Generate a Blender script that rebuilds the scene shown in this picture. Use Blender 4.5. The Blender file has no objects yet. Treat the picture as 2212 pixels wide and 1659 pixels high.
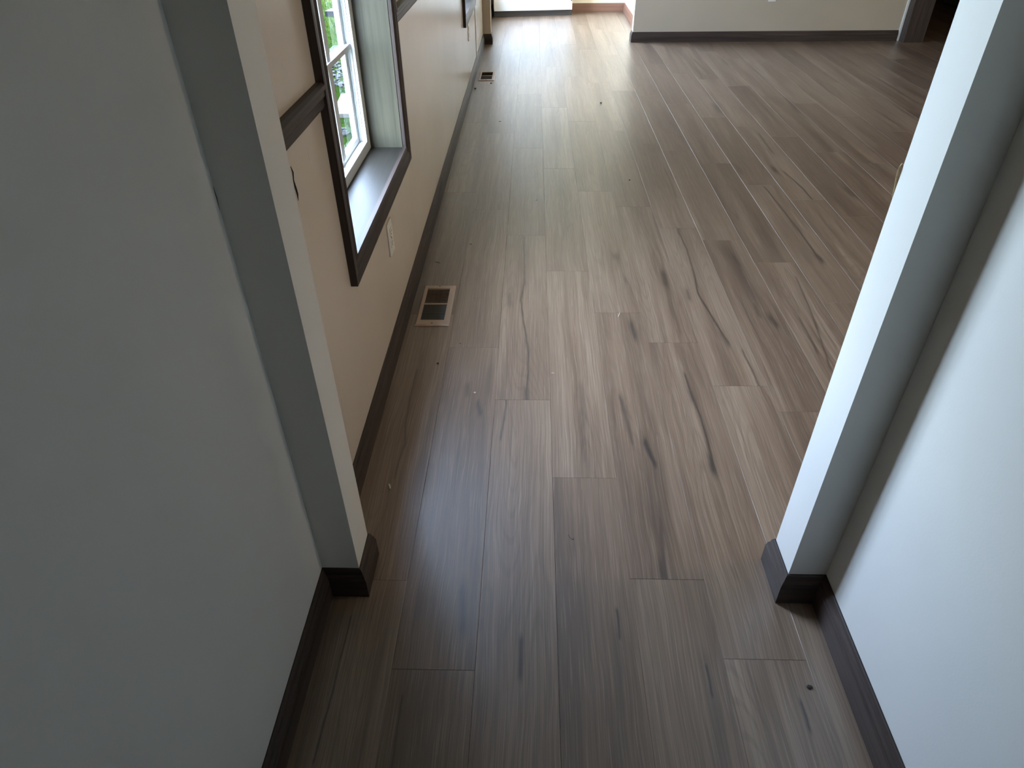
import bpy, bmesh, math, random
from mathutils import Matrix, Vector

random.seed(11)
scene = bpy.context.scene
COL = scene.collection

# ------------------------------------------------------------------ camera
CAM_H = 1.365
cam_d = bpy.data.cameras.new('camera')
cam_d.sensor_fit = 'HORIZONTAL'
cam_d.sensor_width = 36.0
cam_d.lens = 23.939
cam_d.clip_start = 0.02
cam = bpy.data.objects.new('camera', cam_d)
COL.objects.link(cam)
_r = Vector((0.9996029, 0.0258644, -0.01118337))
_u = Vector((-0.00677279, 0.60576517, 0.79561466))
_f = Vector((-0.02735259, 0.79522298, -0.6056998))
cam.matrix_world = Matrix(((_r.x, _u.x, -_f.x, 0), (_r.y, _u.y, -_f.y, 0), (_r.z, _u.z, -_f.z, CAM_H), (0, 0, 0, 1)))
scene.camera = cam

# ------------------------------------------------------------------ daylight
SKY = 8.0
world = bpy.data.worlds.new('sky')
scene.world = world
world.use_nodes = True
wn = world.node_tree.nodes
wl = world.node_tree.links
wn.clear()
wo = wn.new('ShaderNodeOutputWorld')
wb = wn.new('ShaderNodeBackground')
sky = wn.new('ShaderNodeTexSky')
sky.sky_type = 'NISHITA'
sky.sun_disc = False
sky.sun_elevation = math.radians(48)
sky.sun_rotation = math.radians(80)
sky.air_density = 1.0
sky.dust_density = 2.0
mixs = wn.new('ShaderNodeMix')
mixs.data_type = 'RGBA'
mixs.inputs[0].default_value = 0.30
mixs.inputs[7].default_value = (0.25, 0.25, 0.245, 1)
sc_ = wn.new('ShaderNodeMix')
sc_.data_type = 'RGBA'
sc_.blend_type = 'MULTIPLY'
sc_.inputs[0].default_value = 1.0
sc_.inputs[7].default_value = (0.10, 0.10, 0.10, 1)
wl.new(sky.outputs[0], sc_.inputs[6])
wl.new(sc_.outputs[2], mixs.inputs[6])
# cloudy sky: brighter overhead than at the horizon
wtc = wn.new('ShaderNodeTexCoord')
wsep = wn.new('ShaderNodeSeparateXYZ')
wl.new(wtc.outputs['Generated'], wsep.inputs[0])
wmr = wn.new('ShaderNodeMapRange')
wmr.inputs[1].default_value = 0.0
wmr.inputs[2].default_value = 1.0
wmr.inputs[3].default_value = 0.42
wmr.inputs[4].default_value = 1.95
wl.new(wsep.outputs['Z'], wmr.inputs[0])
wgr = wn.new('ShaderNodeMix')
wgr.data_type = 'RGBA'
wgr.blend_type = 'MULTIPLY'
wgr.inputs[0].default_value = 1.0
wl.new(mixs.outputs[2], wgr.inputs[6])
wl.new(wmr.outputs[0], wgr.inputs[7])
wl.new(wgr.outputs[2], wb.inputs[0])
wb.inputs[1].default_value = SKY
wl.new(wb.outputs[0], wo.inputs[0])

vs = scene.view_settings
vs.view_transform = 'Standard'
vs.look = 'None'
vs.gamma = 1.0
vs.use_curve_mapping = False
vs.exposure = 4.45
scene.cycles.use_denoising = True
scene.cycles.max_bounces = 8
scene.cycles.diffuse_bounces = 5
scene.cycles.glossy_bounces = 4
scene.cycles.transparent_max_bounces = 12
scene.cycles.sample_clamp_indirect = 6.0


def portal(y0, y1, z0, z1, x):
    d = bpy.data.lights.new('daylight_portal', 'AREA')
    d.shape = 'RECTANGLE'
    d.size = z1 - z0
    d.size_y = y1 - y0
    d.energy = 1.0
    d.cycles.is_portal = True
    o = bpy.data.objects.new('daylight_portal', d)
    o.location = (x, (y0 + y1) / 2, (z0 + z1) / 2)
    o.rotation_euler = (0, -math.pi / 2, 0)
    COL.objects.link(o)


# ------------------------------------------------------------------ measures (metres)
XL = -0.477          # left wall face
XO = -0.640          # its outer face
SL = -0.390          # free end of the left wall stub
SR = 0.583           # free end of the right wall stub
XR = 0.667           # hall right wall face
Y1, Y2 = 0.976, 1.074  # the stubs, near and far face
YF1, YF2 = 7.190, 7.29  # far stub on the left wall
SF = -0.401
YB = 7.231           # back wall face
XB = 0.953           # its free left end
YE = 8.962           # end wall of the far room
XE = 1.060           # right wall of the far room
XX = 5.10            # right wall of the big room
CEIL = 2.44
PW = 0.177976        # plank width
PX0 = 0.063101       # one long seam
PL = 1.222           # plank length
BH = 0.089           # baseboard height
BT = 0.014
W1 = (1.641, 2.510)  # window openings along the wall
W2 = (5.245, 6.105)
W3 = (7.38, 8.50)    # unseen window added to brighten the far room
WZ = (0.545, 2.03)

portal(W1[0], W1[1], WZ[0], WZ[1], XO - 0.01)
portal(W2[0], W2[1], WZ[0], WZ[1], XO - 0.01)
portal(W3[0], W3[1], 0.55, 2.29, XO - 0.01)


# ------------------------------------------------------------------ node helpers
class NT:
    def __init__(self, name):
        self.m = bpy.data.materials.new(name)
        self.m.use_nodes = True
        self.n = self.m.node_tree.nodes
        self.l = self.m.node_tree.links
        self.n.clear()
        self.out = self.n.new('ShaderNodeOutputMaterial')
        self.b = self.n.new('ShaderNodeBsdfPrincipled')
        self.l.new(self.b.outputs[0], self.out.inputs[0])

    def set(self, sock, v):
        if isinstance(v, bpy.types.NodeSocket):
            self.l.new(v, sock)
        else:
            sock.default_value = v

    def math(self, op, a, b=None, c=None, clamp=False):
        n = self.n.new('ShaderNodeMath')
        n.operation = op
        n.use_clamp = clamp
        self.set(n.inputs[0], a)
        if b is not None:
            self.set(n.inputs[1], b)
        if c is not None:
            self.set(n.inputs[2], c)
        return n.outputs[0]

    def vmath(self, op, a, b=None, s=None):
        n = self.n.new('ShaderNodeVectorMath')
        n.operation = op
        self.set(n.inputs[0], a)
        if b is not None:
            self.set(n.inputs[1], b)
        if s is not None:
            self.set(n.inputs[3], s)
        return n.outputs[1] if op in ('LENGTH', 'DOT_PRODUCT', 'DISTANCE') else n.outputs[0]

    def noise(self, vec, scale=1.0, detail=2.0, rough=0.5, dist=0.0):
        n = self.n.new('ShaderNodeTexNoise')
        self.set(n.inputs['Vector'], vec)
        n.inputs['Scale'].default_value = scale
        n.inputs['Detail'].default_value = detail
        n.inputs['Roughness'].default_value = rough
        n.inputs['Distortion'].default_value = dist
        return n.outputs[0]

    def coord(self, kind='Object'):
        return self.n.new('ShaderNodeTexCoord').outputs[kind]

    def pos(self):
        return self.n.new('ShaderNodeNewGeometry').outputs['Position']

    def smooth(self, v, a, b, c=0.0, d=1.0):
        n = self.n.new('ShaderNodeMapRange')
        n.interpolation_type = 'SMOOTHSTEP'
        self.set(n.inputs[0], v)
        n.inputs[1].default_value = a
        n.inputs[2].default_value = b
        n.inputs[3].default_value = c
        n.inputs[4].default_value = d
        return n.outputs[0]

    def ramp(self, v, stops):
        n = self.n.new('ShaderNodeValToRGB')
        e = n.color_ramp.elements
        while len(e) < len(stops):
            e.new(0.5)
        for k, (p, c) in enumerate(stops):
            e[k].position = p
            e[k].color = (*c, 1)
        self.set(n.inputs[0], v)
        return n.outputs[0]

    def mix(self, f, a, b, mode='MIX'):
        n = self.n.new('ShaderNodeMix')
        n.data_type = 'RGBA'
        n.blend_type = mode
        self.set(n.inputs[0], f)
        for k, v in ((6, a), (7, b)):
            if isinstance(v, tuple) and len(v) == 3:
                v = (*v, 1)
            self.set(n.inputs[k], v)
        return n.outputs[2]

    def bump(self, h, strength, dist):
        n = self.n.new('ShaderNodeBump')
        n.inputs['Strength'].default_value = strength
        n.inputs['Distance'].default_value = dist
        self.set(n.inputs['Height'], h)
        self.l.new(n.outputs[0], self.b.inputs['Normal'])

    def p(self, key, v):
        self.set(self.b.inputs[key], v)


def paint(name, col, rough=0.55, tex=260.0, streak=False):
    t = NT(name)
    P = t.pos()
    n1 = t.noise(P, 1.3, 3)
    n2 = t.noise(P, tex, 2)
    c = t.mix(t.smooth(n1, 0.35, 0.7), tuple(v * 0.95 for v in col), tuple(min(1, v * 1.04) for v in col))
    if streak:
        s = t.noise(t.vmath('MULTIPLY', P, (22, 22, 1.2)), 1.0, 3)
        c = t.mix(t.smooth(s, 0.62, 0.78, 0, 0.16), c, tuple(v * 0.72 for v in col))
        sc = t.noise(t.vmath('MULTIPLY', P, (60, 60, 9)), 1.0, 1)
        c = t.mix(t.smooth(sc, 0.75, 0.81, 0, 0.28), c, tuple(v * 0.55 for v in col))
    t.p('Base Color', c)
    t.p('Roughness', rough)
    t.bump(n2, 0.12, 0.001)
    return t.m


def trimwood(name, dark, light, axis, rough=0.4):
    """stained timber with its grain along the given axis (0 x, 1 y, 2 z)"""
    t = NT(name)
    P = t.pos()
    s = [70.0, 70.0, 70.0]
    s[axis] = 2.2
    n = t.noise(t.vmath('MULTIPLY', P, tuple(s)), 1.0, 4, 0.6)
    s2 = [14.0, 14.0, 14.0]
    s2[axis] = 1.0
    n2 = t.noise(t.vmath('MULTIPLY', P, tuple(s2)), 1.0, 2)
    v = t.math('ADD', t.math('MULTIPLY', n, 0.6), t.math('MULTIPLY', n2, 0.4))
    t.p('Base Color', t.ramp(v, [(0.32, dark), (0.68, light)]))
    t.p('Roughness', rough)
    t.p('Specular IOR Level', 0.3)
    t.bump(n, 0.15, 0.0006)
    return t.m


def plain(name, col, rough=0.5, metal=0.0, var=0.06, spec=0.5):
    t = NT(name)
    n = t.noise(t.coord('Object'), 35.0, 3)
    t.p('Base Color', t.mix(n, tuple(v * (1 - var) for v in col), tuple(min(1.0, v * (1 + var)) for v in col)))
    t.p('Roughness', rough)
    t.p('Metallic', metal)
    t.p('Specular IOR Level', spec)
    return t.m


M = {}
M['hall'] = paint('hall_paint', (0.67, 0.655, 0.615))
M['room'] = paint('room_paint', (0.44, 0.37, 0.28))
M['panel'] = paint('wall_panel_paint', (0.61, 0.53, 0.44), 0.27, 120.0, True)
M['bright'] = paint('far_room_paint', (0.80, 0.68, 0.51))
M['ceil'] = paint('ceiling_paint', (0.80, 0.79, 0.75))
for k, nm in enumerate('xyz'):
    M['trim_' + nm] = trimwood('dark_trim_' + nm, (0.018, 0.012, 0.010), (0.075, 0.052, 0.042), k, 0.48)
    M['reveal_' + nm] = trimwood('window_lining_' + nm, (0.040, 0.035, 0.021), (0.082, 0.073, 0.047), k, 0.5)
    M['brown_' + nm] = trimwood('brown_trim_' + nm, (0.16, 0.075, 0.045), (0.25, 0.13, 0.085), k)  # lighter copy of the dark trim: far room's light put into its colour
M['sill'] = trimwood('sill_varnish', (0.012, 0.010, 0.007), (0.026, 0.022, 0.016), 1, 0.45)
M['vinyl'] = plain('white_vinyl', (0.62, 0.64, 0.63), 0.4)
M['white'] = plain('white_plastic', (0.72, 0.70, 0.64), 0.35)
M['slot'] = plain('dark_slot', (0.02, 0.02, 0.02), 0.6)
M['tan_metal'] = plain('tan_enamel', (0.42, 0.31, 0.23), 0.38)
M['slat'] = plain('grey_green_slat', (0.034, 0.037, 0.030), 0.55)
M['duct'] = plain('duct_black', (0.012, 0.012, 0.012), 0.8)
M['subfloor'] = plain('subfloor', (0.10, 0.08, 0.06), 0.9)
M['screw'] = plain('screw_steel', (0.22, 0.17, 0.13), 0.35, 0.8)

t = NT('window_glass')
tr = t.n.new('ShaderNodeBsdfTransparent')
tr.inputs[0].default_value = (0.93, 0.96, 0.94, 1)
gl = t.n.new('ShaderNodeBsdfGlossy')
gl.inputs['Roughness'].default_value = 0.02
geo = t.n.new('ShaderNodeNewGeometry')
fac = t.math('ABSOLUTE', t.vmath('DOT_PRODUCT', geo.outputs['Normal'], geo.outputs['Incoming']))
fres = t.math('ADD', 0.035, t.math('MULTIPLY', t.math('POWER', t.math('SUBTRACT', 1.0, fac), 5.0), 0.35))
mx = t.n.new('ShaderNodeMixShader')
t.l.new(fres, mx.inputs[0])
t.l.new(tr.outputs[0], mx.inputs[1])
t.l.new(gl.outputs[0], mx.inputs[2])
t.l.new(mx.outputs[0], t.out.inputs[0])
M['glass'] = t.m


# ------------------------------------------------------------------ plank material
def seg_group():
    g = bpy.data.node_groups.new('dark_mark', 'ShaderNodeTree')
    for nm, ty in (('P', 'NodeSocketVector'), ('A', 'NodeSocketVector'), ('AB', 'NodeSocketVector'), ('Inv', 'NodeSocketFloat'), ('W', 'NodeSocketFloat'), ('S', 'NodeSocketFloat')):
        g.interface.new_socket(nm, in_out='INPUT', socket_type=ty)
    g.interface.new_socket('Mask', in_out='OUTPUT', socket_type='NodeSocketFloat')
    n, l = g.nodes, g.links
    i = n.new('NodeGroupInput')
    o = n.new('NodeGroupOutput')

    def vm(op, a, b, k=None):
        q = n.new('ShaderNodeVectorMath')
        q.operation = op
        l.new(a, q.inputs[0])
        if b is not None:
            l.new(b, q.inputs[3 if op == 'SCALE' else 1])
        return q.outputs[1] if op in ('DOT_PRODUCT', 'LENGTH') else q.outputs[0]

    def mm(op, a, b, clamp=False):
        q = n.new('ShaderNodeMath')
        q.operation = op
        q.use_clamp = clamp
        for k, v in enumerate((a, b)):
            if isinstance(v, float):
                q.inputs[k].default_value = v
            else:
                l.new(v, q.inputs[k])
        return q.outputs[0]
    pa = vm('SUBTRACT', i.outputs['P'], i.outputs['A'])
    tt = mm('MULTIPLY', vm('DOT_PRODUCT', pa, i.outputs['AB']), i.outputs['Inv'], True)
    dv = vm('SUBTRACT', pa, vm('SCALE', i.outputs['AB'], tt))
    d = mm('DIVIDE', vm('LENGTH', dv, None), i.outputs['W'])
    e = mm('POWER', 2.718, mm('MULTIPLY', mm('MULTIPLY', d, d), -1.0))
    l.new(mm('MULTIPLY', e, i.outputs['S']), o.inputs[0])
    return g


SEG = seg_group()
SQ = 0.28   # marks are stretched along the grain


def plank_material(name, marks=()):
    t = NT(name)
    P0 = t.coord('Object')
    rnd = t.n.new('ShaderNodeObjectInfo').outputs['Random']
    off = t.n.new('ShaderNodeCombineXYZ')
    t.l.new(t.math('MULTIPLY', rnd, 53.0), off.inputs[0])
    t.l.new(t.math('MULTIPLY', rnd, 131.0), off.inputs[1])
    t.l.new(t.math('MULTIPLY', rnd, 17.0), off.inputs[2])
    P = t.vmath('ADD', P0, off.outputs[0])
    w = t.noise(t.vmath('MULTIPLY', P, (5.0, 2.2, 1)), 1.0, 2)
    wv = t.n.new('ShaderNodeCombineXYZ')
    t.l.new(t.math('MULTIPLY', t.math('SUBTRACT', w, 0.5), 0.028), wv.inputs[0])
    Q = t.vmath('ADD', P, wv.outputs[0])
    broad = t.noise(t.vmath('MULTIPLY', Q, (13.0, 0.75, 1)), 1.0, 2)
    med = t.noise(t.vmath('MULTIPLY', Q, (60.0, 1.6, 1)), 1.0, 3, 0.6)
    fine = t.noise(t.vmath('MULTIPLY', Q, (290.0, 2.6, 1)), 1.0, 2, 0.6)
    fib = t.noise(t.vmath('MULTIPLY', Q, (400.0, 7.0, 1)), 1.0, 1, 0.5)
    v = t.math('ADD', t.math('MULTIPLY', broad, 0.55), t.math('MULTIPLY', med, 0.45))
    v = t.math('ADD', v, t.math('MULTIPLY', t.math('SUBTRACT', rnd, 0.5), 0.16))
    c = t.ramp(v, [(0.34, PLK[0]), (0.50, PLK[1]), (0.67, PLK[2])])
    # cathedral grain: contour lines of a slow field
    fld = t.noise(t.vmath('MULTIPLY', Q, (7.0, 0.62, 1)), 1.0, 1)
    ln = t.math('SINE', t.math('MULTIPLY', fld, 190.0))
    lmask = t.smooth(t.noise(t.vmath('MULTIPLY', Q, (6.0, 0.9, 1)), 1.0, 1), 0.46, 0.62)
    lnm = t.math('MULTIPLY', t.smooth(ln, 0.35, 1.0), t.math('MULTIPLY', lmask, 0.27))
    c = t.mix(lnm, c, PLK[3])
    c = t.mix(t.smooth(fine, 0.38, 0.60, 0.42, 0.0), c, PLK[3])
    c = t.mix(t.smooth(fib, 0.55, 0.72, 0.0, 0.27), c, PLK[4])
    # thin wandering cracks
    rid = t.math('ABSOLUTE', t.math('SUBTRACT', t.noise(t.vmath('MULTIPLY', Q, (6.5, 0.5, 1)), 1.0, 2), 0.5))
    rmask = t.smooth(t.noise(t.vmath('MULTIPLY', P, (4.0, 1.7, 1)), 1.0, 1), 0.60, 0.70)
    crack = t.math('MULTIPLY', t.smooth(rid, 0.0, 0.011, 1.0, 0.0), t.math('MULTIPLY', rmask, 0.55))
    dk = crack
    if marks:
        jit = t.n.new('ShaderNodeTexNoise')
        t.l.new(t.vmath('MULTIPLY', P0, (45.0, 14.0, 1)), jit.inputs['Vector'])
        jit.inputs['Scale'].default_value = 1.0
        jit.inputs['Detail'].default_value = 2.0
        jv = t.vmath('MULTIPLY', t.vmath('SUBTRACT', jit.outputs['Color'], (0.5, 0.5, 0.5)), (0.008, 0.012, 0.0))
        Pm = t.vmath('MULTIPLY', t.vmath('ADD', P0, jv), (1.0, SQ, 0.0))
        for (pts, wid, s) in marks:
            for a, b in zip(pts[:-1], pts[1:]):
                g = t.n.new('ShaderNodeGroup')
                g.node_tree = SEG
                t.l.new(Pm, g.inputs['P'])
                A = (a[0], a[1] * SQ, 0)
                AB = (b[0] - a[0], (b[1] - a[1]) * SQ, 0)
                g.inputs['A'].default_value = A
                g.inputs['AB'].default_value = AB
                g.inputs['Inv'].default_value = 1.0 / max(1e-7, AB[0] ** 2 + AB[1] ** 2)
                g.inputs['W'].default_value = wid * 1.15
                g.inputs['S'].default_value = min(1.0, s * 1.1) if wid < 0.02 else s * 0.75
                dk = t.math('MAXIMUM', dk, g.outputs[0])
    c = t.mix(dk, c, PLK[5])
    t.p('Base Color', c)
    t.p('Roughness', t.math('ADD', 0.33, t.math('MULTIPLY', fine, 0.10)))
    t.p('Specular IOR Level', 0.9)
    t.p('Coat Weight', 0.6)
    t.p('Coat Roughness', 0.43)
    t.bump(t.math('ADD', fine, t.math('MULTIPLY', lnm, -1.5)), 0.22, 0.0003)
    return t.m


PLK = [(0.106, 0.064, 0.038), (0.176, 0.113, 0.069), (0.256, 0.178, 0.117), (0.068, 0.040, 0.025), (0.37, 0.285, 0.205), (0.025, 0.015, 0.011)]
M['plank'] = plank_material('oak_plank')


# ------------------------------------------------------------------ mesh helpers
def link(name, me, mat=None, parent=None):
    o = bpy.data.objects.new(name, me)
    COL.objects.link(o)
    if mat is not None and me is not None and not me.materials:
        me.materials.append(mat)
    if parent is not None:
        o.parent = parent
    return o


def empty(name, loc=(0, 0, 0)):
    o = bpy.data.objects.new(name, None)
    o.empty_display_size = 0.05
    o.location = loc
    COL.objects.link(o)
    return o


def tag(o, label=None, cat=None, kind=None, group=None):
    if label:
        o['label'] = label
    if cat:
        o['category'] = cat
    if kind:
        o['kind'] = kind
    if group:
        o['group'] = group
    return o


def bm_obj(name, bm, mat, parent=None, smooth=False):
    bmesh.ops.recalc_face_normals(bm, faces=bm.faces[:])
    me = bpy.data.meshes.new(name)
    bm.to_mesh(me)
    bm.free()
    if smooth:
        for p in me.polygons:
            p.use_smooth = True
    o = link(name, me, mat, parent)
    if parent is not None:
        # geometry is given in world space: keep it there
        bpy_loc = parent_world(parent)
        me.transform(Matrix.Translation(-bpy_loc))
    return o


def parent_world(p):
    v = Vector((0, 0, 0))
    while p is not None:
        v += p.location
        p = p.parent
    return v


def box(bm, a, b, bevel=0.0, seg=1):
    r = bmesh.ops.create_cube(bm, size=1.0)
    c = [(a[k] + b[k]) / 2 for k in range(3)]
    s = [abs(b[k] - a[k]) for k in range(3)]
    bmesh.ops.scale(bm, vec=s, verts=r['verts'])
    bmesh.ops.translate(bm, vec=c, verts=r['verts'])
    if bevel:
        es = list({e for v in r['verts'] for e in v.link_edges})
        bmesh.ops.bevel(bm, geom=es, offset=bevel, segments=seg, affect='EDGES', profile=0.5)


def box_obj(name, a, b, mat, parent=None, bevel=0.0, seg=1):
    bm = bmesh.new()
    box(bm, a, b, bevel, seg)
    return bm_obj(name, bm, mat, parent)


def holed(name, u, v, w, holes, axes, mat, parent=None):
    """box with rectangular through-holes; u, v span the sheet, w is its thickness; axes give the world axes of u, v, w"""
    us = sorted({u[0], u[1], *[h[0] for h in holes], *[h[1] for h in holes]})
    vs_ = sorted({v[0], v[1], *[h[2] for h in holes], *[h[3] for h in holes]})
    bm = bmesh.new()
    cache = {}

    def vert(a, b, c):
        k = (a, b, c)
        if k not in cache:
            co = [0, 0, 0]
            co[axes[0]], co[axes[1]], co[axes[2]] = a, b, c
            cache[k] = bm.verts.new(co)
        return cache[k]

    def solid(i, j):
        if i < 0 or j < 0 or i >= len(us) - 1 or j >= len(vs_) - 1:
            return False
        cu, cv = (us[i] + us[i + 1]) / 2, (vs_[j] + vs_[j + 1]) / 2
        return not any(h[0] < cu < h[1] and h[2] < cv < h[3] for h in holes)
    for i in range(len(us) - 1):
        for j in range(len(vs_) - 1):
            if not solid(i, j):
                continue
            a, b, c, d = us[i], us[i + 1], vs_[j], vs_[j + 1]
            for z in w:
                bm.faces.new([vert(a, c, z), vert(b, c, z), vert(b, d, z), vert(a, d, z)])
            for (di, dj, p, q) in ((-1, 0, (a, c), (a, d)), (1, 0, (b, c), (b, d)), (0, -1, (a, c), (b, c)), (0, 1, (a, d), (b, d))):
                if not solid(i + di, j + dj):
                    bm.faces.new([vert(*p, w[0]), vert(*q, w[0]), vert(*q, w[1]), vert(*p, w[1])])
    return bm_obj(name, bm, mat, parent)


BASE_PROFILE = [(0, 0), (BT, 0), (BT, 0.056), (BT - 0.002, 0.062), (BT - 0.002, 0.066), (BT - 0.0055, 0.073), (BT - 0.007, 0.081), (BT - 0.0095, 0.087), (BT - 0.011, BH), (0, BH)]


def base_run(path, names, mats, profile=BASE_PROFILE):
    """baseboards along a run of wall corners, room on the right of the direction of travel; one mitred board per straight"""
    n = len(path)
    dirs = []
    for a, b in zip(path[:-1], path[1:]):
        d = Vector((b[0] - a[0], b[1] - a[1]))
        d.normalize()
        dirs.append(d)
    nrm = [Vector((d.y, -d.x)) for d in dirs]
    mit = []
    for k in range(n):
        if k == 0:
            mit.append(nrm[0])
        elif k == n - 1:
            mit.append(nrm[-1])
        else:
            m = nrm[k - 1] + nrm[k]
            m = m / (1 + nrm[k - 1].dot(nrm[k])) if m.length > 1e-6 else nrm[k]
            mit.append(m)
    res = []
    for k in range(n - 1):
        if names[k] is None:
            continue
        bm = bmesh.new()
        rings = []
        for e in (k, k + 1):
            ring = []
            for (d, z) in profile:
                q = Vector(path[e]) + mit[e] * d
                ring.append(bm.verts.new((q.x, q.y, z)))
            rings.append(ring)
        m = len(profile)
        for i in range(m):
            j = (i + 1) % m
            bm.faces.new([rings[0][i], rings[0][j], rings[1][j], rings[1][i]])
        bm.faces.new(rings[0])
        bm.faces.new(rings[1][::-1])
        o = bm_obj(names[k], bm, mats[k])
        tag(o, kind='structure')
        res.append(o)
    return res


def tube(bm, pts, r, sides=6):
    rings = []
    pts = [Vector(p) for p in pts]
    for k, p in enumerate(pts):
        d = (pts[min(k + 1, len(pts) - 1)] - pts[max(k - 1, 0)]).normalized()
        a = d.orthogonal().normalized()
        b = d.cross(a)
        rr = r[k] if isinstance(r, (list, tuple)) else r
        rings.append([bm.verts.new(p + (a * math.cos(q) + b * math.sin(q)) * rr) for q in [2 * math.pi * i / sides for i in range(sides)]])
    for r0, r1 in zip(rings[:-1], rings[1:]):
        for i in range(sides):
            j = (i + 1) % sides
            bm.faces.new([r0[i], r0[j], r1[j], r1[i]])
    bm.faces.new(rings[0])
    bm.faces.new(rings[-1][::-1])

# ------------------------------------------------------------------ room shell
VENTS = [(-0.4365, -0.3065, 2.146, 2.450), (-0.4365, -0.3065, 5.780, 6.084)]
vent_holes = [(a + 0.018, b - 0.022, c + 0.036, d - 0.030) for a, b, c, d in VENTS]

floor = holed('floor', (-0.68, 6.3), (-2.1, 10.7), (-0.12, -0.008), vent_holes, (0, 1, 2), M['subfloor'])
tag(floor, 'grey brown wood plank floor running from hall into the large room', 'floor', 'structure')
box_obj('duct_base', (-0.5, 2.0, -0.16), (-0.25, 2.6, -0.121), M['duct'], floor)
box_obj('duct_base', (-0.5, 5.6, -0.16), (-0.25, 6.3, -0.121), M['duct'], floor)

wall_left = holed('wall_left', (-2.1, YE + 0.1), (0, CEIL), (XO, XL),
                  [(W1[0] - 0.012, W1[1] + 0.012, WZ[0] - 0.012, WZ[1] + 0.012),
                   (W2[0] - 0.012, W2[1] + 0.012, WZ[0] - 0.012, WZ[1] + 0.012),
                   (W3[0] - 0.03, W3[1] + 0.03, 0.51, 2.33)], (1, 2, 0), M['panel'])
tag(wall_left, 'long left wall of painted paneling with two windows', 'wall', 'structure')


def wall(name, a, b, mat, label):
    o = box_obj(name, a, b, mat)
    return tag(o, label, 'wall', 'structure')


hall_skin = wall('wall_hall_left', (XL, -2.0, 0), (XL + 0.0015, Y1, CEIL), M['hall'], 'smooth grey painted hall wall at the left edge of the picture')
wall('wall_stub_left', (XL, Y1, 0), (SL, Y2, CEIL), M['hall'], 'short grey wall stub at the left side of the opening')
wall('wall_hall_right', (XR, -2.0, 0), (XR + 0.1, Y1, CEIL), M['hall'], 'pale blue lit hall wall at the right edge of the picture')
wall('wall_near', (SR, Y1, 0), (XX + 0.1, Y2, CEIL), M['hall'], 'wall whose bright white edge frames the right side of the opening')
wall('wall_header', (SL, Y1, 2.12), (SR, Y2, CEIL), M['hall'], 'strip of wall above the opening')
wall('wall_hall_end', (XL, -2.1, 0), (XR + 0.1, -2.0, CEIL), M['hall'], 'end wall of the hall behind the viewer')
wall('wall_stub_far', (XL, YF1, 0), (SF, YF2, CEIL), M['room'], 'narrow grey wall stub at the far end of the left wall')
DX0, DX1 = 3.660, 4.46
wall_back = holed('wall_back', (XB, XX + 0.1), (0, CEIL), (YB, YB + 0.1), [(DX0, DX1, 0, 2.05)], (0, 2, 1), M['room'])
tag(wall_back, 'greige back wall of the large room above a dark baseboard', 'wall', 'structure')
wall('wall_far', (XL, YE, 0), (XE + 0.1, YE + 0.1, CEIL), M['bright'], 'cream end wall of the bright far room')
wall('wall_far_right', (XE, YB + 0.1, 0), (XE + 0.1, YE, CEIL), M['bright'], 'cream side wall of the bright far room')
wall('wall_right', (XX, Y2, 0), (XX + 0.1, YB, CEIL), M['room'], 'right wall of the large room')
wall('wall_dark_left', (2.5, YB + 0.1, 0), (2.6, 10.6, CEIL), M['room'], 'left wall of the dark room behind the doorway')
wall('wall_dark_end', (2.5, 10.6, 0), (6.3, 10.7, CEIL), M['room'], 'end wall of the dark room behind the doorway')
wall('wall_dark_right', (6.2, YB + 0.1, 0), (6.3, 10.6, CEIL), M['room'], 'right wall of the dark room behind the doorway')
wall('wall_dark_near', (XX + 0.1, YB, 0), (6.3, YB + 0.1, CEIL), M['room'], 'near wall of the dark room behind the doorway')
tag(box_obj('ceiling', (XO, -2.1, CEIL), (6.3, 10.7, CEIL + 0.12), M['ceil']), 'flat white ceiling', 'ceiling', 'structure')

tag(box_obj('added_overhang', (XO - 0.20, -2.1, CEIL - 0.04), (XO, 10.7, CEIL + 0.12), M['bright']), 'unseen eaves added to cut steep sky light at the left wall windows', 'roof', 'structure')  # unseen overhang, sized to shade the floor close to the left wall

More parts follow.
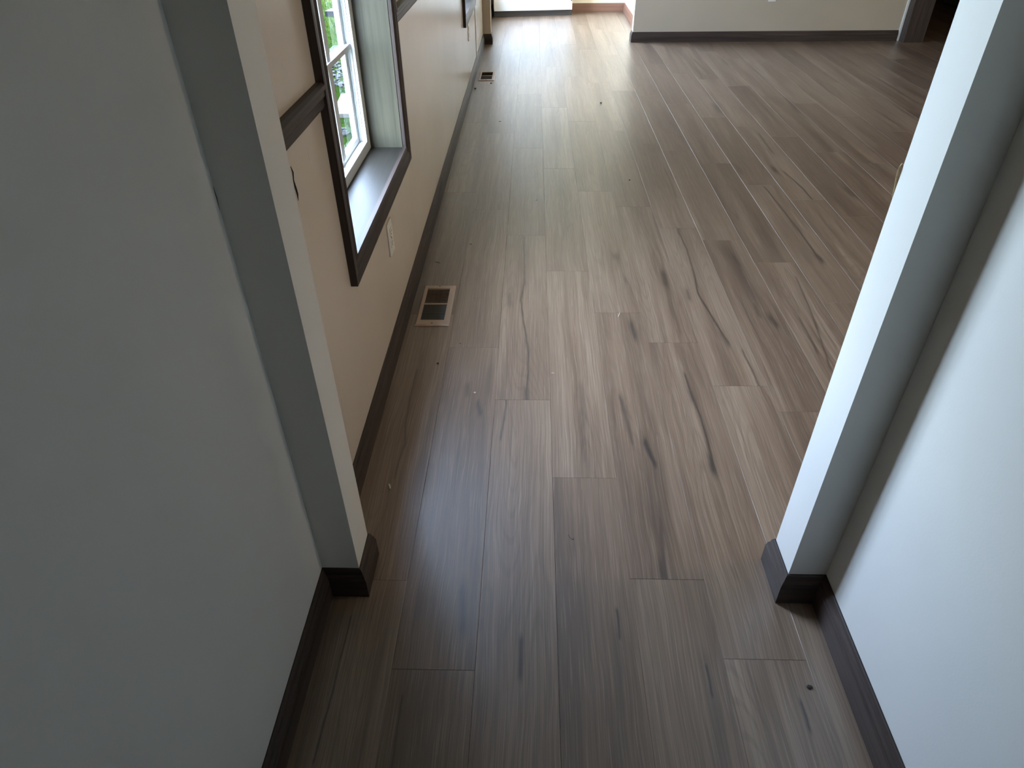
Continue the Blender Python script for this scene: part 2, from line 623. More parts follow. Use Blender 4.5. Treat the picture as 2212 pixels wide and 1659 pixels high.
# ------------------------------------------------------------------ planks
ROW_Y = {-3: 1.010, -2: 0.783, -1: 0.487, 0: 0.139, 1: 1.024, 2: 0.820, 3: 0.568, 4: 0.437, 5: 0.220, 6: 1.105, 7: 0.906, 8: 0.698, 9: 0.408, 10: 0.216}
ph = 0.216
for r_ in range(11, 34):
    ph = (ph + 1.222 - random.uniform(0.2, 0.45)) % PL
    ROW_Y[r_] = ph
MARKS = [([(0.341, 1.508), (0.356, 1.422)], 0.007, 0.9),([(0.356, 1.405), (0.346, 1.315), (0.337, 1.215)], 0.022, 0.45),([(0.518, 1.843), (0.519, 1.729), (0.527, 1.632), (0.525, 1.504), (0.521, 1.405)], 0.0045, 0.75),([(0.519, 1.748), (0.52, 1.719)], 0.008, 0.8),([(0.52, 1.436), (0.519, 1.405)], 0.009, 0.85),([(0.288, 1.721), (0.294, 1.66), (0.298, 1.596), (0.302, 1.514)], 0.005, 0.6),([(0.293, 1.698), (0.296, 1.651)], 0.007, 0.6),([(0.341, 1.204), (0.333, 1.123), (0.328, 1.03)], 0.006, 0.6),([(0.323, 1.064), (0.323, 1.039)], 0.008, 0.7),([(-0.035, 2.908), (-0.028, 2.483), (-0.041, 2.34), (-0.03, 2.189), (-0.01, 2.012), (-0.01, 1.869), (-0.012, 1.718)], 0.0035, 0.7),([(-0.018, 2.054), (-0.009, 1.994), (-0.012, 1.937)], 0.006, 0.5),([(-0.014, 1.754), (-0.012, 1.713)], 0.006, 0.7),([(0.552, 2.549), (0.551, 2.478)], 0.01, 0.75),([(0.373, 2.153), (0.378, 2.097)], 0.01, 0.8),([(0.686, 2.994), (0.689, 2.782), (0.679, 2.55), (0.664, 2.392), (0.685, 2.204), (0.706, 2.045)], 0.0035, 0.75),([(0.691, 3.025), (0.684, 2.959)], 0.008, 0.6),([(0.695, 2.099), (0.702, 2.039)], 0.008, 0.6),([(0.625, 2.41), (0.623, 2.366)], 0.008, 0.6),([(0.871, 2.76), (0.879, 2.588), (0.878, 2.393)], 0.022, 0.5),([(0.879, 2.715), (0.888, 2.642)], 0.008, 0.7),([(0.864, 2.304), (0.864, 2.235)], 0.006, 0.6),([(0.902, 2.209), (0.909, 2.17)], 0.009, 0.7),([(1.229, 3.523), (1.234, 3.301), (1.241, 3.02), (1.241, 2.853), (1.244, 2.699)], 0.0045, 0.7),([(1.236, 3.078), (1.241, 2.995)], 0.009, 0.6),([(1.239, 2.725), (1.245, 2.695)], 0.01, 0.7),([(1.395, 3.741), (1.421, 3.497), (1.424, 3.225)], 0.005, 0.7),([(1.352, 3.813), (1.353, 3.762)], 0.01, 0.6),([(1.644, 3.483), (1.644, 3.421)], 0.011, 0.6),([(1.062, 2.964), (1.056, 2.829), (1.047, 2.694)], 0.03, 0.45),([(1.092, 2.528), (1.064, 2.237), (1.013, 1.893)], 0.0035, 0.55),([(1.007, 2.204), (1.006, 2.133), (1.001, 1.99)], 0.004, 0.5),([(0.201, 0.932), (0.202, 0.898), (0.202, 0.868)], 0.0028, 0.9),([(-0.017, 0.848), (-0.017, 0.815), (-0.018, 0.78)], 0.005, 0.8),([(0.38, 0.801), (0.38, 0.772), (0.379, 0.742)], 0.003, 0.9),([(0.556, 0.723), (0.557, 0.7), (0.556, 0.676)], 0.0028, 0.9),([(0.196, 0.863), (0.19, 0.756), (0.178, 0.598)], 0.012, 0.35),([(0.378, 0.801), (0.377, 0.701), (0.369, 0.603)], 0.012, 0.35),([(-0.158, 0.979), (-0.153, 0.94), (-0.15, 0.896)], 0.009, 0.8),([(-0.167, 1.687), (-0.158, 1.646)], 0.006, 0.7),([(-0.079, 1.707), (-0.081, 1.615), (-0.088, 1.521)], 0.003, 0.7),([(-0.208, 1.777), (-0.205, 1.744)], 0.006, 0.5),([(-0.389, 1.865), (-0.39, 1.713), (-0.383, 1.576), (-0.372, 1.492), (-0.379, 1.433), (-0.38, 1.357)], 0.0025, 0.6),([(-0.408, 0.907), (-0.409, 0.734), (-0.411, 0.593)], 0.0018, 0.8),([(-0.261, 0.723), (-0.26, 0.642), (-0.259, 0.582)], 0.0018, 0.8),([(1.146, 3.867), (1.157, 3.749)], 0.012, 0.5),([(1.835, 5.202), (1.819, 4.911)], 0.012, 0.55),([(1.789, 4.404), (1.777, 4.157)], 0.02, 0.6),([(1.43, 4.408), (1.417, 4.077)], 0.008, 0.5),([(1.406, 6.461), (1.435, 6.011)], 0.012, 0.5),([(1.664, 6.454), (1.664, 6.332)], 0.02, 0.6),([(0.745, 3.795), (0.747, 3.551), (0.741, 3.392)], 0.004, 0.6),([(1.286, 5.032), (1.284, 4.919)], 0.015, 0.5),([(0.722, 7.974), (0.733, 7.117)], 0.01, 0.4),([(0.165, 1.768), (0.167, 1.627), (0.155, 1.562), (0.156, 1.44)], 0.006, 0.35),([(-0.36, 2.16), (-0.36, 2.109)], 0.008, 0.3),([(0.743, 1.987), (0.748, 1.877), (0.747, 1.785)], 0.004, 0.5),([(-0.088, 2.369), (-0.081, 2.315)], 0.008, 0.5)]


def plank_mesh(wx, ly, hole=None):
    """one plank with its origin at the centre of its top, edges eased"""
    e, th = 0.0005, 0.0078
    hx, hy = wx / 2, ly / 2
    bm = bmesh.new()
    if hole is None:
        def ring(x, y, z):
            return [bm.verts.new(q) for q in ((-x, -y, z), (x, -y, z), (x, y, z), (-x, y, z))]
        r0, r1, r2 = ring(hx, hy, -th), ring(hx, hy, -e), ring(hx - e, hy - e, 0)
        bm.faces.new(r2)
        bm.faces.new(r0[::-1])
        for a, b in ((r0, r1), (r1, r2)):
            for i in range(4):
                j = (i + 1) % 4
                bm.faces.new([a[i], a[j], b[j], b[i]])
    else:
        xs, ys = [-hx, hole[0], hole[1], hx], [-hy, hole[2], hole[3], hy]
        for i in range(3):
            for j in range(3):
                if (i, j) != (1, 1):
                    box(bm, (xs[i], ys[j], -th), (xs[i + 1], ys[j + 1], 0))
        bmesh.ops.remove_doubles(bm, verts=bm.verts[:], dist=1e-5)
    bmesh.ops.recalc_face_normals(bm, faces=bm.faces[:])
    me = bpy.data.meshes.new('plank')
    bm.to_mesh(me)
    bm.free()
    me.materials.append(M['plank'])
    return me


shared = {}
plank_n = 0
for r_ in range(-3, 33):
    xa = PX0 + r_ * PW
    if r_ <= 3:
        ya, yb = -1.9, YE + 0.03
    elif r_ <= 5:
        ya, yb = 1.0, YE + 0.03
    elif r_ <= 19:
        ya, yb = 1.0, YB + 0.02
    elif r_ <= 27:
        ya, yb = 1.0, 10.5
    else:
        ya, yb = YB + 0.02, 10.5
    k = math.floor((ya - ROW_Y[r_]) / PL)
    while True:
        p0, p1 = ROW_Y[r_] + k * PL, ROW_Y[r_] + (k + 1) * PL
        k += 1
        if p0 >= yb:
            break
        p0, p1 = max(p0, ya), min(p1, yb)
        if p1 - p0 < 0.02:
            continue
        cx, cy = xa + PW / 2, (p0 + p1) / 2
        marks = []
        for pts, wd, st in MARKS:
            mx_ = sum(q[0] for q in pts) / len(pts)
            my_ = sum(q[1] for q in pts) / len(pts)
            if xa <= mx_ < xa + PW and p0 <= my_ < p1:
                marks.append(([(q[0] - cx, q[1] - cy) for q in pts], wd, st))
        hole = None
        for h in vent_holes:
            if xa < h[0] < xa + PW and p0 < h[2] and h[3] < p1:
                hole = (h[0] - cx, h[1] - cx, h[2] - cy, h[3] - cy)
        key = round(p1 - p0, 4)
        if hole:
            me = plank_mesh(PW - 0.0003, p1 - p0 - 0.0003, hole)
        else:
            if key not in shared:
                shared[key] = plank_mesh(PW - 0.0003, p1 - p0 - 0.0003)
            me = shared[key]
        o = bpy.data.objects.new('plank', me)
        o.location = (cx, cy, random.uniform(-0.00025, 0.0))
        o.parent = floor
        COL.objects.link(o)
        if marks:
            o.material_slots[0].link = 'OBJECT'
            o.material_slots[0].material = plank_material('oak_plank_marked', marks)
        plank_n += 1

# ------------------------------------------------------------------ baseboards and rails
TX, TY, TZ = M['trim_x'], M['trim_y'], M['trim_z']
base_run([(XL + 0.0015, -2.0), (XL + 0.0015, Y1), (SL, Y1), (SL, Y2), (XL, Y2), (XL, YF1), (SF, YF1), (SF, YF2), (XL, YF2), (XL, YE)],
         ['baseboard_hall_left', 'baseboard_stub_left_near', 'baseboard_stub_left_end', 'baseboard_stub_left_far', 'baseboard_left', 'baseboard_far_stub_near', 'baseboard_far_stub_end', 'baseboard_far_stub_back', 'baseboard_far_left'],
         [TY, TX, TY, TX, TY, TX, TY, TX, TY])
base_run([(XX, Y2), (SR, Y2), (SR, Y1), (XR, Y1), (XR, -2.0)],
         ['baseboard_near', 'baseboard_stub_right_end', 'baseboard_stub_right_near', 'baseboard_hall_right'], [TX, TY, TX, TY])
base_run([(XL + 0.02, YE), (XE, YE), (XE, YB + 0.1), (XB, YB + 0.1), (XB, YB), (3.452, YB)],
         ['baseboard_far_end', 'baseboard_far_right', 'baseboard_back_return', 'baseboard_back_end', 'baseboard_back'],
         [M['brown_x'], M['brown_y'], TX, TY, TX])

CW = 0.062   # casing width
RAIL = [(0, 0.936), (0.008, 0.936), (0.012, 0.943), (0.012, 0.958), (0.017, 0.964), (0.017, 0.974), (0.020, 0.978), (0.020, 0.986), (0.013, 0.991), (0, 0.991)]
base_run([(XL, Y2), (XL, W1[0] - CW)], ['trim_1'], [TY], RAIL)
base_run([(XL, W1[1] + CW), (XL, W2[0] - CW)], ['trim_2'], [TY], RAIL)
base_run([(XL, W2[1] + CW), (XL, 6.245)], ['trim_3'], [TY], RAIL)
o = box_obj('trim_4', (XL, 6.245, BH), (XL + 0.006, 6.290, CEIL), M['vinyl'], None, 0.001)
tag(o, kind='structure')


# ------------------------------------------------------------------ windows
def casing_side(name, c0, c1, o0, o1, mat, parent):
    prof = [(0, 0.0), (0, 0.013), (0.006, 0.016), (0.012, 0.011), (0.020, 0.013), (0.030, 0.016), (0.040, 0.017), (0.050, 0.019), (CW, 0.019), (CW, 0.0)]
    bm = bmesh.new()
    rings = []
    for c, o_ in ((c0, o0), (c1, o1)):
        rings.append([bm.verts.new((XL + d, c[0] + o_[0] * a, c[1] + o_[1] * a)) for a, d in prof])
    m = len(prof)
    for i in range(m):
        j = (i + 1) % m
        bm.faces.new([rings[0][i], rings[0][j], rings[1][j], rings[1][i]])
    bm.faces.new(rings[0])
    bm.faces.new(rings[1][::-1])
    return bm_obj(name, bm, mat, parent)


def window(name, W, label):
    y0, y1 = W
    z0, z1 = WZ
    root = empty(name, (XL, (y0 + y1) / 2, z0))
    tag(root, label, 'window', 'structure')
    c = [(y0, z0), (y1, z0), (y1, z1), (y0, z1)]
    dg = [(-1, -1), (1, -1), (1, 1), (-1, 1)]
    for k in range(4):
        j = (k + 1) % 4
        casing_side('casing', c[k], c[j], dg[k], dg[j], TY if k in (0, 2) else TZ, root)
    XF = -0.594
    RY, RZ = M['reveal_y'], M['reveal_z']
    box_obj('sill', (XO, y0 - 0.012, z0 - 0.012), (XL + 0.002, y1 + 0.012, z0), M['sill'], root)
    box_obj('head_lining', (XO, y0 - 0.012, z1), (XL + 0.002, y1 + 0.012, z1 + 0.012), RY, root)
    box_obj('side_lining', (XO, y0 - 0.012, z0), (XL + 0.002, y0, z1), RZ, root)
    box_obj('side_lining', (XO, y1, z0), (XL + 0.002, y1 + 0.012, z1), RZ, root)
    f = 0.046
    fr_ = holed('frame', (y0, y1), (z0, z1), (-0.640, XF), [(y0 + f, y1 - f, z0 + 0.036, z1 - f)], (1, 2, 0), M['vinyl'], root)
    iy0, iy1, iz0, iz1 = y0 + f, y1 - f, z0 + 0.036, z1 - f
    # two ribs of the track on each jamb
    for xx in (-0.604, -0.613):
        for ya in (iy0, iy1 - 0.004):
            box_obj('track', (xx - 0.0025, ya, iz0), (xx, ya + 0.004, iz1), M['vinyl'], fr_)
    s = 0.029
    holed('sash', (iy0, iy1), (iz0, iz1), (-0.637, -0.621), [(iy0 + s, iy1 - s, iz0 + 0.022, iz1 - s)], (1, 2, 0), M['vinyl'], root)
    gy0, gy1, gz0, gz1 = iy0 + s, iy1 - s, iz0 + 0.022, iz1 - s
    vb = [gy0 + (gy1 - gy0) * 0.333, 2.200 - W1[0] + y0]
    hb = [0.895, 1.180, 1.465, 1.750]
    for y in vb:
        box_obj('muntin', (-0.636, y - 0.022, gz0), (-0.612, y + 0.022, gz1), M['vinyl'], root, 0.002)
    for z in hb:
        box_obj('muntin', (-0.6355, iy0, z - 0.008), (-0.606, iy1, z + 0.008), M['vinyl'], root)
    ys = [gy0, *vb, gy1]
    zs = [gz0, *hb, gz1]
    for i in range(3):
        for j in range(5):
            a, b = ys[i] + (0.0225 if i else 0), ys[i + 1] - (0.0225 if i < 2 else 0)
            cz, dz = zs[j] + (0.0085 if j else 0), zs[j + 1] - (0.0085 if j < 4 else 0)
            bm = bmesh.new()
            bm.faces.new([bm.verts.new(q) for q in ((-0.630, a, cz), (-0.630, b, cz), (-0.630, b, dz), (-0.630, a, dz))])
            bm_obj('pane', bm, M['glass'], root)
    return root


window('window_1', W1, 'near window with dark casing and deep brown lining, lawn outside')
window('window_2', W2, 'far window on the left wall, only its lower corner in view')
root = empty('added_window', (XL, (W3[0] + W3[1]) / 2, 0))  # out of view, put in as a light source for the far room
tag(root, 'added unseen window that lights the far room from its left side', 'window', 'structure')
holed('frame', (W3[0] - 0.03, W3[1] + 0.03), (0.51, 2.33), (-0.638, -0.56), [(W3[0] + 0.03, W3[1] - 0.03, 0.55, 2.29)], (1, 2, 0), M['vinyl'], root)
bm = bmesh.new()
bm.faces.new([bm.verts.new(q) for q in ((-0.60, W3[0] + 0.03, 0.55), (-0.60, W3[1] - 0.03, 0.55), (-0.60, W3[1] - 0.03, 2.29), (-0.60, W3[0] + 0.03, 2.29))])
bm_obj('pane', bm, M['glass'], root)


# ------------------------------------------------------------------ doorway in the back wall
root = empty('door_1', ((DX0 + DX1) / 2, YB, 0))
tag(root, 'dark brown door casing around the doorway to the dark room', 'doorway', 'structure')
box_obj('casing', (3.474, 7.132, 0), (DX0, YB, 2.05), TZ, root, 0.002)
box_obj('casing', (DX1, 7.132, 0), (DX1 + 0.186, YB, 2.05), TZ, root, 0.002)
box_obj('casing', (3.474, 7.132, 2.05), (DX1 + 0.186, YB, 2.236), TX, root, 0.002)
tag(box_obj('edge_strip', (3.453, YB - 0.012, 0.0), (3.4735, YB, 2.236), M['white'], root, 0.001), 'pale filler strip beside the casing')


# ------------------------------------------------------------------ unseen ceiling lamp, added as warm fill for the large room
FILL_LAMP = 7.5
root = empty('added_fill_lamp', (3.9, 1.5, CEIL))
tag(root, 'added warm fill lamp on the large room ceiling, unseen behind the right wall edge', 'lamp')
bm = bmesh.new()
bmesh.ops.create_cone(bm, cap_ends=True, segments=32, radius1=0.17, radius2=0.15, depth=0.03)
bmesh.ops.translate(bm, vec=(3.9, 1.5, CEIL - 0.0152), verts=bm.verts[:])
bm_obj('canopy', bm, M['vinyl'], root)
bm = bmesh.new()
bmesh.ops.create_uvsphere(bm, u_segments=24, v_segments=12, radius=0.145)
for v in list(bm.verts):
    v.co.z *= 0.6
bmesh.ops.delete(bm, geom=[v for v in bm.verts if v.co.z > 0.001], context='VERTS')
bmesh.ops.translate(bm, vec=(3.9, 1.5, CEIL - 0.031), verts=bm.verts[:])
t = NT('fill_lamp_glass')
t.p('Base Color', (0.8, 0.78, 0.7, 1))
t.p('Emission Color', (1.0, 0.76, 0.52, 1))
t.p('Emission Strength', FILL_LAMP)
bm_obj('glass_dome', bm, t.m, root, True)

# ------------------------------------------------------------------ floor registers
def register(v, label):
    x0, x1, y0, y1 = v
    root = empty('floor_vent', ((x0 + x1) / 2, (y0 + y1) / 2, 0))
    tag(root, label, 'vent', None, 'floor vents along the left wall')
    hx0, hx1, hy0, hy1 = x0 + 0.018, x1 - 0.022, y0 + 0.036, y1 - 0.030
    ym = (hy0 + hy1) / 2
    # flange: raised rim with a sloped outer edge, two openings
    bm = bmesh.new()
    xs = [x0 + 0.006, hx0, hx1, x1 - 0.006]
    ys = [y0 + 0.006, hy0, ym - 0.004, ym + 0.004, hy1, y1 - 0.006]
    vz = {}

    def vv(x, y, z):
        k = (round(x, 5), round(y, 5), z)
        if k not in vz:
            vz[k] = bm.verts.new((x, y, z))
        return vz[k]
    T, S, Z0 = 0.0052, 0.0012, 0.0004
    for i in range(3):
        for j in range(5):
            if i == 1 and j in (1, 3):
                continue
            bm.faces.new([vv(xs[i], ys[j], T), vv(xs[i + 1], ys[j], T), vv(xs[i + 1], ys[j + 1], T), vv(xs[i], ys[j + 1], T)])
    for (j0, j1) in ((1, 2), (3, 4)):
        q = [(xs[1], ys[j0]), (xs[2], ys[j0]), (xs[2], ys[j1]), (xs[1], ys[j1])]
        for a in range(4):
            b = (a + 1) % 4
            bm.faces.new([vv(*q[a], T), vv(*q[b], T), vv(*q[b], -0.02), vv(*q[a], -0.02)])
    ox = [(x0, y0), (x1, y0), (x1, y1), (x0, y1)]
    ix = [(xs[0], ys[0]), (xs[3], ys[0]), (xs[3], ys[5]), (xs[0], ys[5])]
    # top rim strips follow the subdivided border
    border = [[(x, ys[0]) for x in xs], [(xs[3], y) for y in ys], [(x, ys[5]) for x in xs[::-1]], [(xs[0], y) for y in ys[::-1]]]
    for a in range(4):
        b = (a + 1) % 4
        bm.faces.new([vv(*p_, T) for p_ in border[a]] + [vv(*ox[b], S), vv(*ox[a], S)])
        bm.faces.new([vv(*ox[a], S), vv(*ox[b], S), vv(*ox[b], Z0), vv(*ox[a], Z0)])
    bm_obj('flange', bm, M['tan_metal'], root)
    # louvres, tilted the opposite way in the two halves
    n = 10
    for (a, b, sg) in ((hy0, ym - 0.004, 1), (ym + 0.004, hy1, -1)):
        st = (b - a) / n
        for k in range(n):
            yc = a + st * (k + 0.5)
            bm = bmesh.new()
            dy, dz = 0.0042, 0.0042
            p = [(yc - dy, 0.0006 - sg * dz * 0.5), (yc + dy, 0.0006 + sg * dz * 0.5)]
            vs1 = []
            for x in (hx0, hx1):
                vs1.append([bm.verts.new((x, p[0][0], p[0][1])), bm.verts.new((x, p[1][0], p[1][1])), bm.verts.new((x, p[1][0], p[1][1] - 0.0012)), bm.verts.new((x, p[0][0], p[0][1] - 0.0012))])
            for i in range(4):
                j = (i + 1) % 4
                bm.faces.new([vs1[0][i], vs1[0][j], vs1[1][j], vs1[1][i]])
            bm.faces.new(vs1[0])
            bm.faces.new(vs1[1][::-1])
            bm_obj('louvre', bm, M['slat'], root)
    for yy in (y0 + 0.013, y1 - 0.011):
        bm = bmesh.new()
        bmesh.ops.create_cone(bm, cap_ends=True, segments=12, radius1=0.0042, radius2=0.003, depth=0.0016)
        bmesh.ops.translate(bm, vec=((x0 + x1) / 2, yy, T + 0.0006), verts=bm.verts[:])
        bm_obj('screw', bm, M['screw'], root)
    return root


register(VENTS[0], 'tan metal floor vent nearest the viewer, below the near window')
register(VENTS[1], 'small distant tan floor vent near the far wall stub')


# ------------------------------------------------------------------ outlets
def outlet(loc, axis, label):
    """axis 'x' faces +x, 'y' faces -y"""
    root = empty('wall_outlet', loc)
    tag(root, label, 'outlet', None, 'duplex wall outlets')

    def place(o):
        if axis == 'y':
            o.data.transform(Matrix.Rotation(-math.pi / 2, 4, 'Z'))
        return o

    def piece(name, a, b, mat, bev=0.0, par=None):
        bm = bmesh.new()
        box(bm, a, b, bev, 2)
        me = bpy.data.meshes.new(name)
        bm.to_mesh(me)
        bm.free()
        return place(link(name, me, mat, par or root))
    piece('cover_plate', (0, -0.035, -0.057), (0.0055, 0.035, 0.057), M['white'], 0.002)
    for dz in (-0.0195, 0.0195):
        rc = piece('receptacle', (0.005, -0.0165, dz - 0.0135), (0.0075, 0.0165, dz + 0.0135), M['white'], 0.0011)
        for dy in (-0.0065, 0.0065):
            piece('slot', (0.0073, dy - 0.0011, dz - 0.002), (0.0078, dy + 0.0011, dz + 0.007), M['slot'], 0, rc)
        piece('slot', (0.0073, -0.0024, dz - 0.0095), (0.0078, 0.0024, dz - 0.005), M['slot'], 0, rc)
    piece('screw', (0.0052, -0.003, -0.003), (0.0066, 0.003, 0.003), M['screw'], 0.0008)
    return root


outlet((XL, 2.108, 0.376), 'x', 'white outlet plate under the near window')
outlet((XL, 5.545, 0.395), 'x', 'white outlet plate under the far window, seen edge on')
outlet((2.210, YB, 0.392), 'y', 'white outlet plate on the back wall at the top edge of the picture')

# ------------------------------------------------------------------ things in the further rooms
root = empty('cabinet', (-0.440, 8.612, 0))
tag(root, 'white cabinet on a dark recessed plinth against the bright far wall', 'cabinet')
root.rotation_euler = (0, 0, math.radians(5.4))


def local(name, a, b, mat, par, bev=0.0):
    bm = bmesh.new()
    box(bm, a, b, bev, 2)
    me = bpy.data.meshes.new(name)
    bm.to_mesh(me)
    bm.free()
    return link(name, me, mat, par)


M['cab'] = plain('white_enamel', (0.80, 0.80, 0.75), 0.4, 0, 0.03)
M['plinth'] = plain('dark_plinth', (0.10, 0.09, 0.085), 0.6)
local('body', (0, 0.018, 0.060), (0.885, 0.225, 0.90), M['cab'], root, 0.003)
local('plinth', (0.0, 0.060, 0.0), (0.885, 0.215, 0.060), M['plinth'], root)
dr = local('door', (0.002, 0.0, 0.064), (0.883, 0.017, 0.895), M['cab'], root, 0.003)
local('hinge', (0.866, -0.004, 0.150), (0.877, -0.0003, 0.185), M['slot'], dr, 0.001)
local('handle', (0.03, -0.022, 0.60), (0.05, -0.0003, 0.74), M['slot'], dr, 0.006)
local('worktop', (-0.005, -0.012, 0.90), (0.89, 0.228, 0.935), M['brown_x'], root, 0.003)

root = empty('sideboard', (4.885, 8.93, 0))
tag(root, 'dark low sideboard in the room behind the doorway', 'sideboard')
local('body', (0, 0.01, 0.012), (1.2, 0.55, 0.80), M['trim_x'], root, 0.004)
for k in range(2):
    local('door', (0.02 + k * 0.59, -0.008, 0.08), (0.59 + k * 0.59, 0.0095, 0.76), M['trim_z'], root, 0.004)
for x in (0.02, 1.13):
    for y in (0.03, 0.49):
        local('foot', (x, y, 0.0), (x + 0.05, y + 0.05, 0.0118), M['slot'], root)

# ------------------------------------------------------------------ damage on the wall edges
M['fibre'] = plain('tan_fibre', (0.45, 0.34, 0.17), 0.8)
bm = bmesh.new()
tube(bm, [(0.5842, 1.0765, 0.930), (0.5832, 1.0768, 0.944), (0.5800, 1.077, 0.962), (0.5788, 1.077, 0.978), (0.5815, 1.077, 0.9855), (0.5850, 1.0765, 0.984)], 0.0011)
tag(bm_obj('caulk_strand', bm, M['fibre'], None, True), 'thin tan strand curling off the bright right wall edge', 'strand')
M['crack'] = plain('crack_dark', (0.014, 0.011, 0.010), 0.9)
bm = bmesh.new()
tube(bm, [(-0.3885, 1.0745, 0.984), (-0.3868, 1.0745, 0.974), (-0.3885, 1.0745, 0.961), (-0.3878, 1.0745, 0.949), (-0.3868, 1.0745, 0.938), (-0.3876, 1.0745, 0.926)], [0.0004, 0.0013, 0.0009, 0.0018, 0.0016, 0.0003])
tag(bm_obj('edge_crack', bm, M['crack'], None, True), 'dark jagged crack on the left wall edge below the chair rail', 'crack')
bm = bmesh.new()
tube(bm, [(-0.4755, 0.9745, 0.990), (-0.4745, 0.974, 0.972), (-0.4755, 0.9745, 0.952)], [0.0002, 0.0006, 0.0002])
tag(bm_obj('corner_crack', bm, M['crack'], None, True), 'short thin crack in the inner corner of the left wall stub', 'crack')

# ------------------------------------------------------------------ bits of debris
M['bit_white'] = plain('pale_crumb', (0.62, 0.58, 0.50), 0.6)
M['bit_dark'] = plain('dark_crumb', (0.035, 0.026, 0.02), 0.8)
M['bit_straw'] = plain('straw', (0.36, 0.30, 0.22), 0.7)


def crumb(x, y, r, mat, label, stretch=(1, 1, 0.6)):
    bm = bmesh.new()
    bmesh.ops.create_icosphere(bm, subdivisions=2, radius=r)
    for v in bm.verts:
        v.co *= random.uniform(0.75, 1.15)
        v.co = Vector((v.co.x * stretch[0], v.co.y * stretch[1], v.co.z * stretch[2]))
    zmin = min(v.co.z for v in bm.verts)
    bmesh.ops.translate(bm, vec=(x, y, 0.0001 - zmin), verts=bm.verts[:])
    return tag(bm_obj('crumb', bm, mat), label, 'debris', None, 'crumbs and specks on the floor')


def splinter(pts, r, mat, label, name='splinter'):
    bm = bmesh.new()
    tube(bm, [(p[0], p[1], r + 0.0002) for p in pts], [r * 0.5] + [r] * (len(pts) - 2) + [r * 0.5], 5)
    return tag(bm_obj(name, bm, mat), label, 'debris', None, 'splinters and fibres on the floor')


splinter([(-0.392, 1.327), (-0.3905, 1.325), (-0.388, 1.319), (-0.3855, 1.311), (-0.3852, 1.309)], 0.0022, M['bit_white'], 'curled white chip on the dark floor beside the left wall edge', 'paint_chip')
crumb(-0.321, 1.904, 0.0042, M['bit_dark'], 'dark crumb on the floor just in front of the near vent')
crumb(-0.182, 1.742, 0.0035, M['bit_white'], 'tiny white crumb on the blue lit floor strip')
crumb(0.074, 1.852, 0.0048, M['bit_straw'], 'small brown flake in the middle of the floor', (1.2, 1.1, 0.25))
splinter([(0.330, 2.214), (0.334, 2.229), (0.338, 2.244)], 0.0016, M['bit_white'], 'pale splinter lying across a plank end in the middle of the room')
splinter([(-0.420, 2.662), (-0.407, 2.656), (-0.393, 2.651)], 0.0014, M['bit_dark'], 'dark splinter between the near vent and the baseboard')
splinter([(-0.281, 2.836), (-0.276, 2.835), (-0.270, 2.834)], 0.0016, M['bit_dark'], 'short dark splinter beyond the near vent')
splinter([(0.020, 3.334), (0.024, 3.344), (0.028, 3.354)], 0.0014, M['bit_dark'], 'little dark splinter in the middle of the warm bright floor')
crumb(0.528, 3.619, 0.0048, M['bit_dark'], 'round dark speck right of the warm bright floor')
crumb(0.490, 5.120, 0.0075, M['bit_dark'], 'isolated black speck on the far bright floor')
crumb(-0.328, 5.690, 0.0085, M['bit_dark'], 'black crumb just in front of the distant vent', (0.8, 1.6, 0.6))
crumb(-0.441, 5.529, 0.0085, M['bit_dark'], 'dark crumb against the left baseboard near the distant vent')
splinter([(-0.225, 4.692), (-0.217, 4.693), (-0.209, 4.696)], 0.002, M['bit_dark'], 'dark splinter on the floor below the distant vent')
crumb(0.583, 0.759, 0.0046, M['bit_dark'], 'dark flake on the planks at the bottom right, by the hall wall', (1.3, 1.0, 0.4))
crumb(-0.254, 2.029, 0.0022, M['bit_dark'], 'tiny dark speck beside the corner of the near vent')
splinter([(0.099, 1.157), (0.102, 1.148), (0.107, 1.142), (0.112, 1.141), (0.113, 1.147)], 0.0006, M['bit_dark'], 'fine curled hair on the plank in the foreground', 'hair')

# ------------------------------------------------------------------ outdoors
t = NT('lawn_soil')
P = t.pos()
n1 = t.noise(P, 2.2, 4)
t.p('Base Color', t.ramp(n1, [(0.35, (0.003, 0.0065, 0.001)), (0.6, (0.005, 0.011, 0.0015)), (0.75, (0.009, 0.012, 0.003))]))
t.p('Roughness', 1.0)
t.p('Specular IOR Level', 0.0)
GZ = -0.40
tag(box_obj('lawn', (-30, -15, GZ - 0.2), (XO - 0.001, 40, GZ), t.m), 'green lawn seen through the near window', 'lawn', 'structure')
t = NT('grass_blade')
inf = t.noise(t.pos(), 6.0, 2)
t.p('Base Color', t.ramp(inf, [(0.3, (0.005, 0.011, 0.0015)), (0.55, (0.009, 0.017, 0.0022)), (0.75, (0.021, 0.026, 0.003))]))
t.p('Roughness', 0.9)
t.p('Specular IOR Level', 0.1)
verts, faces = [], []
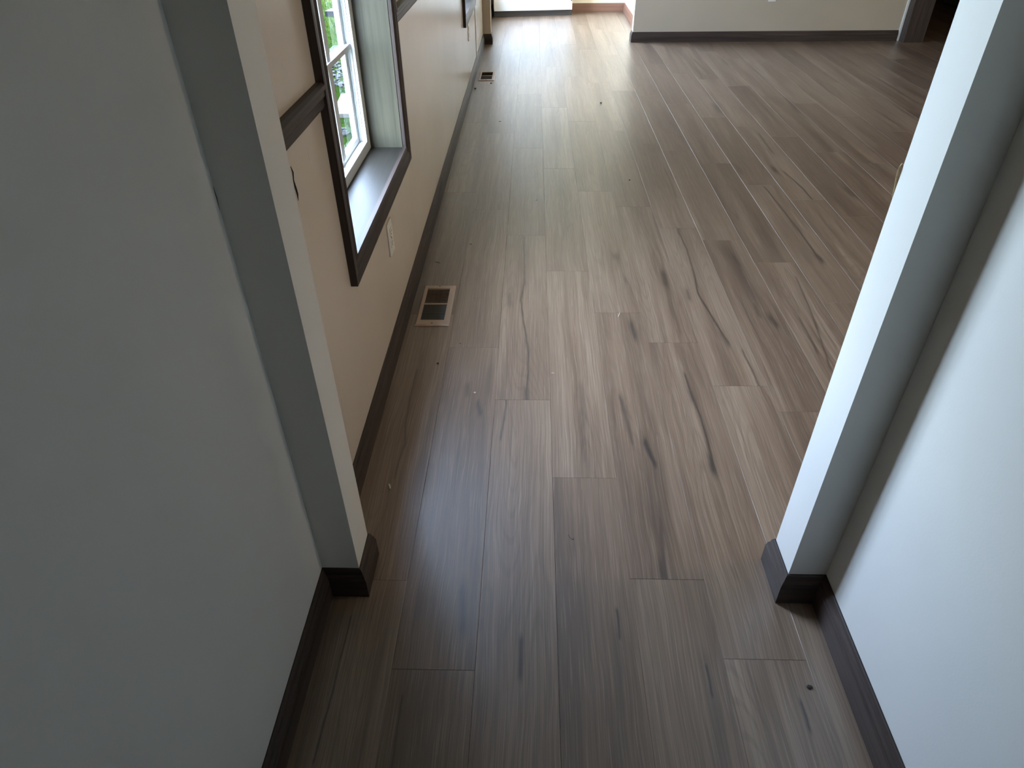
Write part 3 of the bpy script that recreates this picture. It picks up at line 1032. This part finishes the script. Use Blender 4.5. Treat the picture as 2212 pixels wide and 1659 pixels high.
for k in range(26000):
    y = random.uniform(4.6, 16.0)
    x = random.uniform(-5.2, -1.05)
    if abs(x + 0.2 * y + 0.4) > 1.3:
        continue
    if 5.6 < y < 5.9 or 7.1 < y < 8.4:
        continue
    if -1.95 < x < -1.25 and 6.1 < y < 6.98 or -3.2 < x < -1.9 and 11.1 < y < 11.8:
        continue
    h = random.uniform(0.03, 0.075)
    a = random.uniform(0, 6.28)
    wv = random.uniform(0.003, 0.006)
    lx, ly = random.uniform(-0.03, 0.03), random.uniform(-0.03, 0.03)
    i = len(verts)
    verts += [(x - wv * math.cos(a), y - wv * math.sin(a), GZ), (x + wv * math.cos(a), y + wv * math.sin(a), GZ), (x + lx, y + ly, GZ + h)]
    faces.append((i, i + 1, i + 2))
me = bpy.data.meshes.new('grass')
me.from_pydata(verts, [], faces)
tag(link('grass', me, t.m), 'blades of lawn grass outside the near window', 'grass', 'stuff')
M['stone'] = plain('pale_gravel', (0.011, 0.012, 0.011), 0.95, 0, 0.4, 0.1)
bm = bmesh.new()
for k in range(520):
    y = random.uniform(7.2, 8.3) if k < 430 else random.uniform(5.66, 5.85)
    x = -0.2 * y - 0.42 + random.uniform(-0.5, 0.5)
    r = bmesh.ops.create_icosphere(bm, subdivisions=1, radius=random.uniform(0.015, 0.035))
    for v in r['verts']:
        v.co *= random.uniform(0.75, 1.15)
        v.co.z *= 0.6
    bmesh.ops.translate(bm, vec=(x, y, GZ + 0.01), verts=r['verts'])
tag(bm_obj('gravel', bm, M['stone']), 'pale gravel scattered on the lawn outside the near window', 'gravel', 'stuff')
M['board'] = trimwood('pale_board', (0.022, 0.019, 0.015), (0.032, 0.028, 0.023), 1, 0.9)
root = empty('timber_board', (-1.60, 6.48, GZ + 0.001))
root.rotation_euler = (0, 0, math.radians(6))
tag(root, 'pale timber boards lying on the lawn outside the near window', 'board')
local('board', (-0.20, -0.28, 0.0), (0.02, 0.40, 0.038), M['board'], root, 0.003)
local('board', (0.026, -0.28, 0.0), (0.24, 0.40, 0.038), M['board'], root, 0.003)
M['greywood'] = plain('grey_board', (0.006, 0.0065, 0.0075), 0.95, 0, 0.1, 0.05)
root = empty('grey_plank', (-3.05, 11.5, GZ + 0.001))
root.rotation_euler = (0, 0, math.radians(-8))
tag(root, 'grey plank lying further out on the lawn', 'board')
local('board', (-0.04, -0.15, 0.0), (0.9, 0.12, 0.07), M['greywood'], root, 0.003)
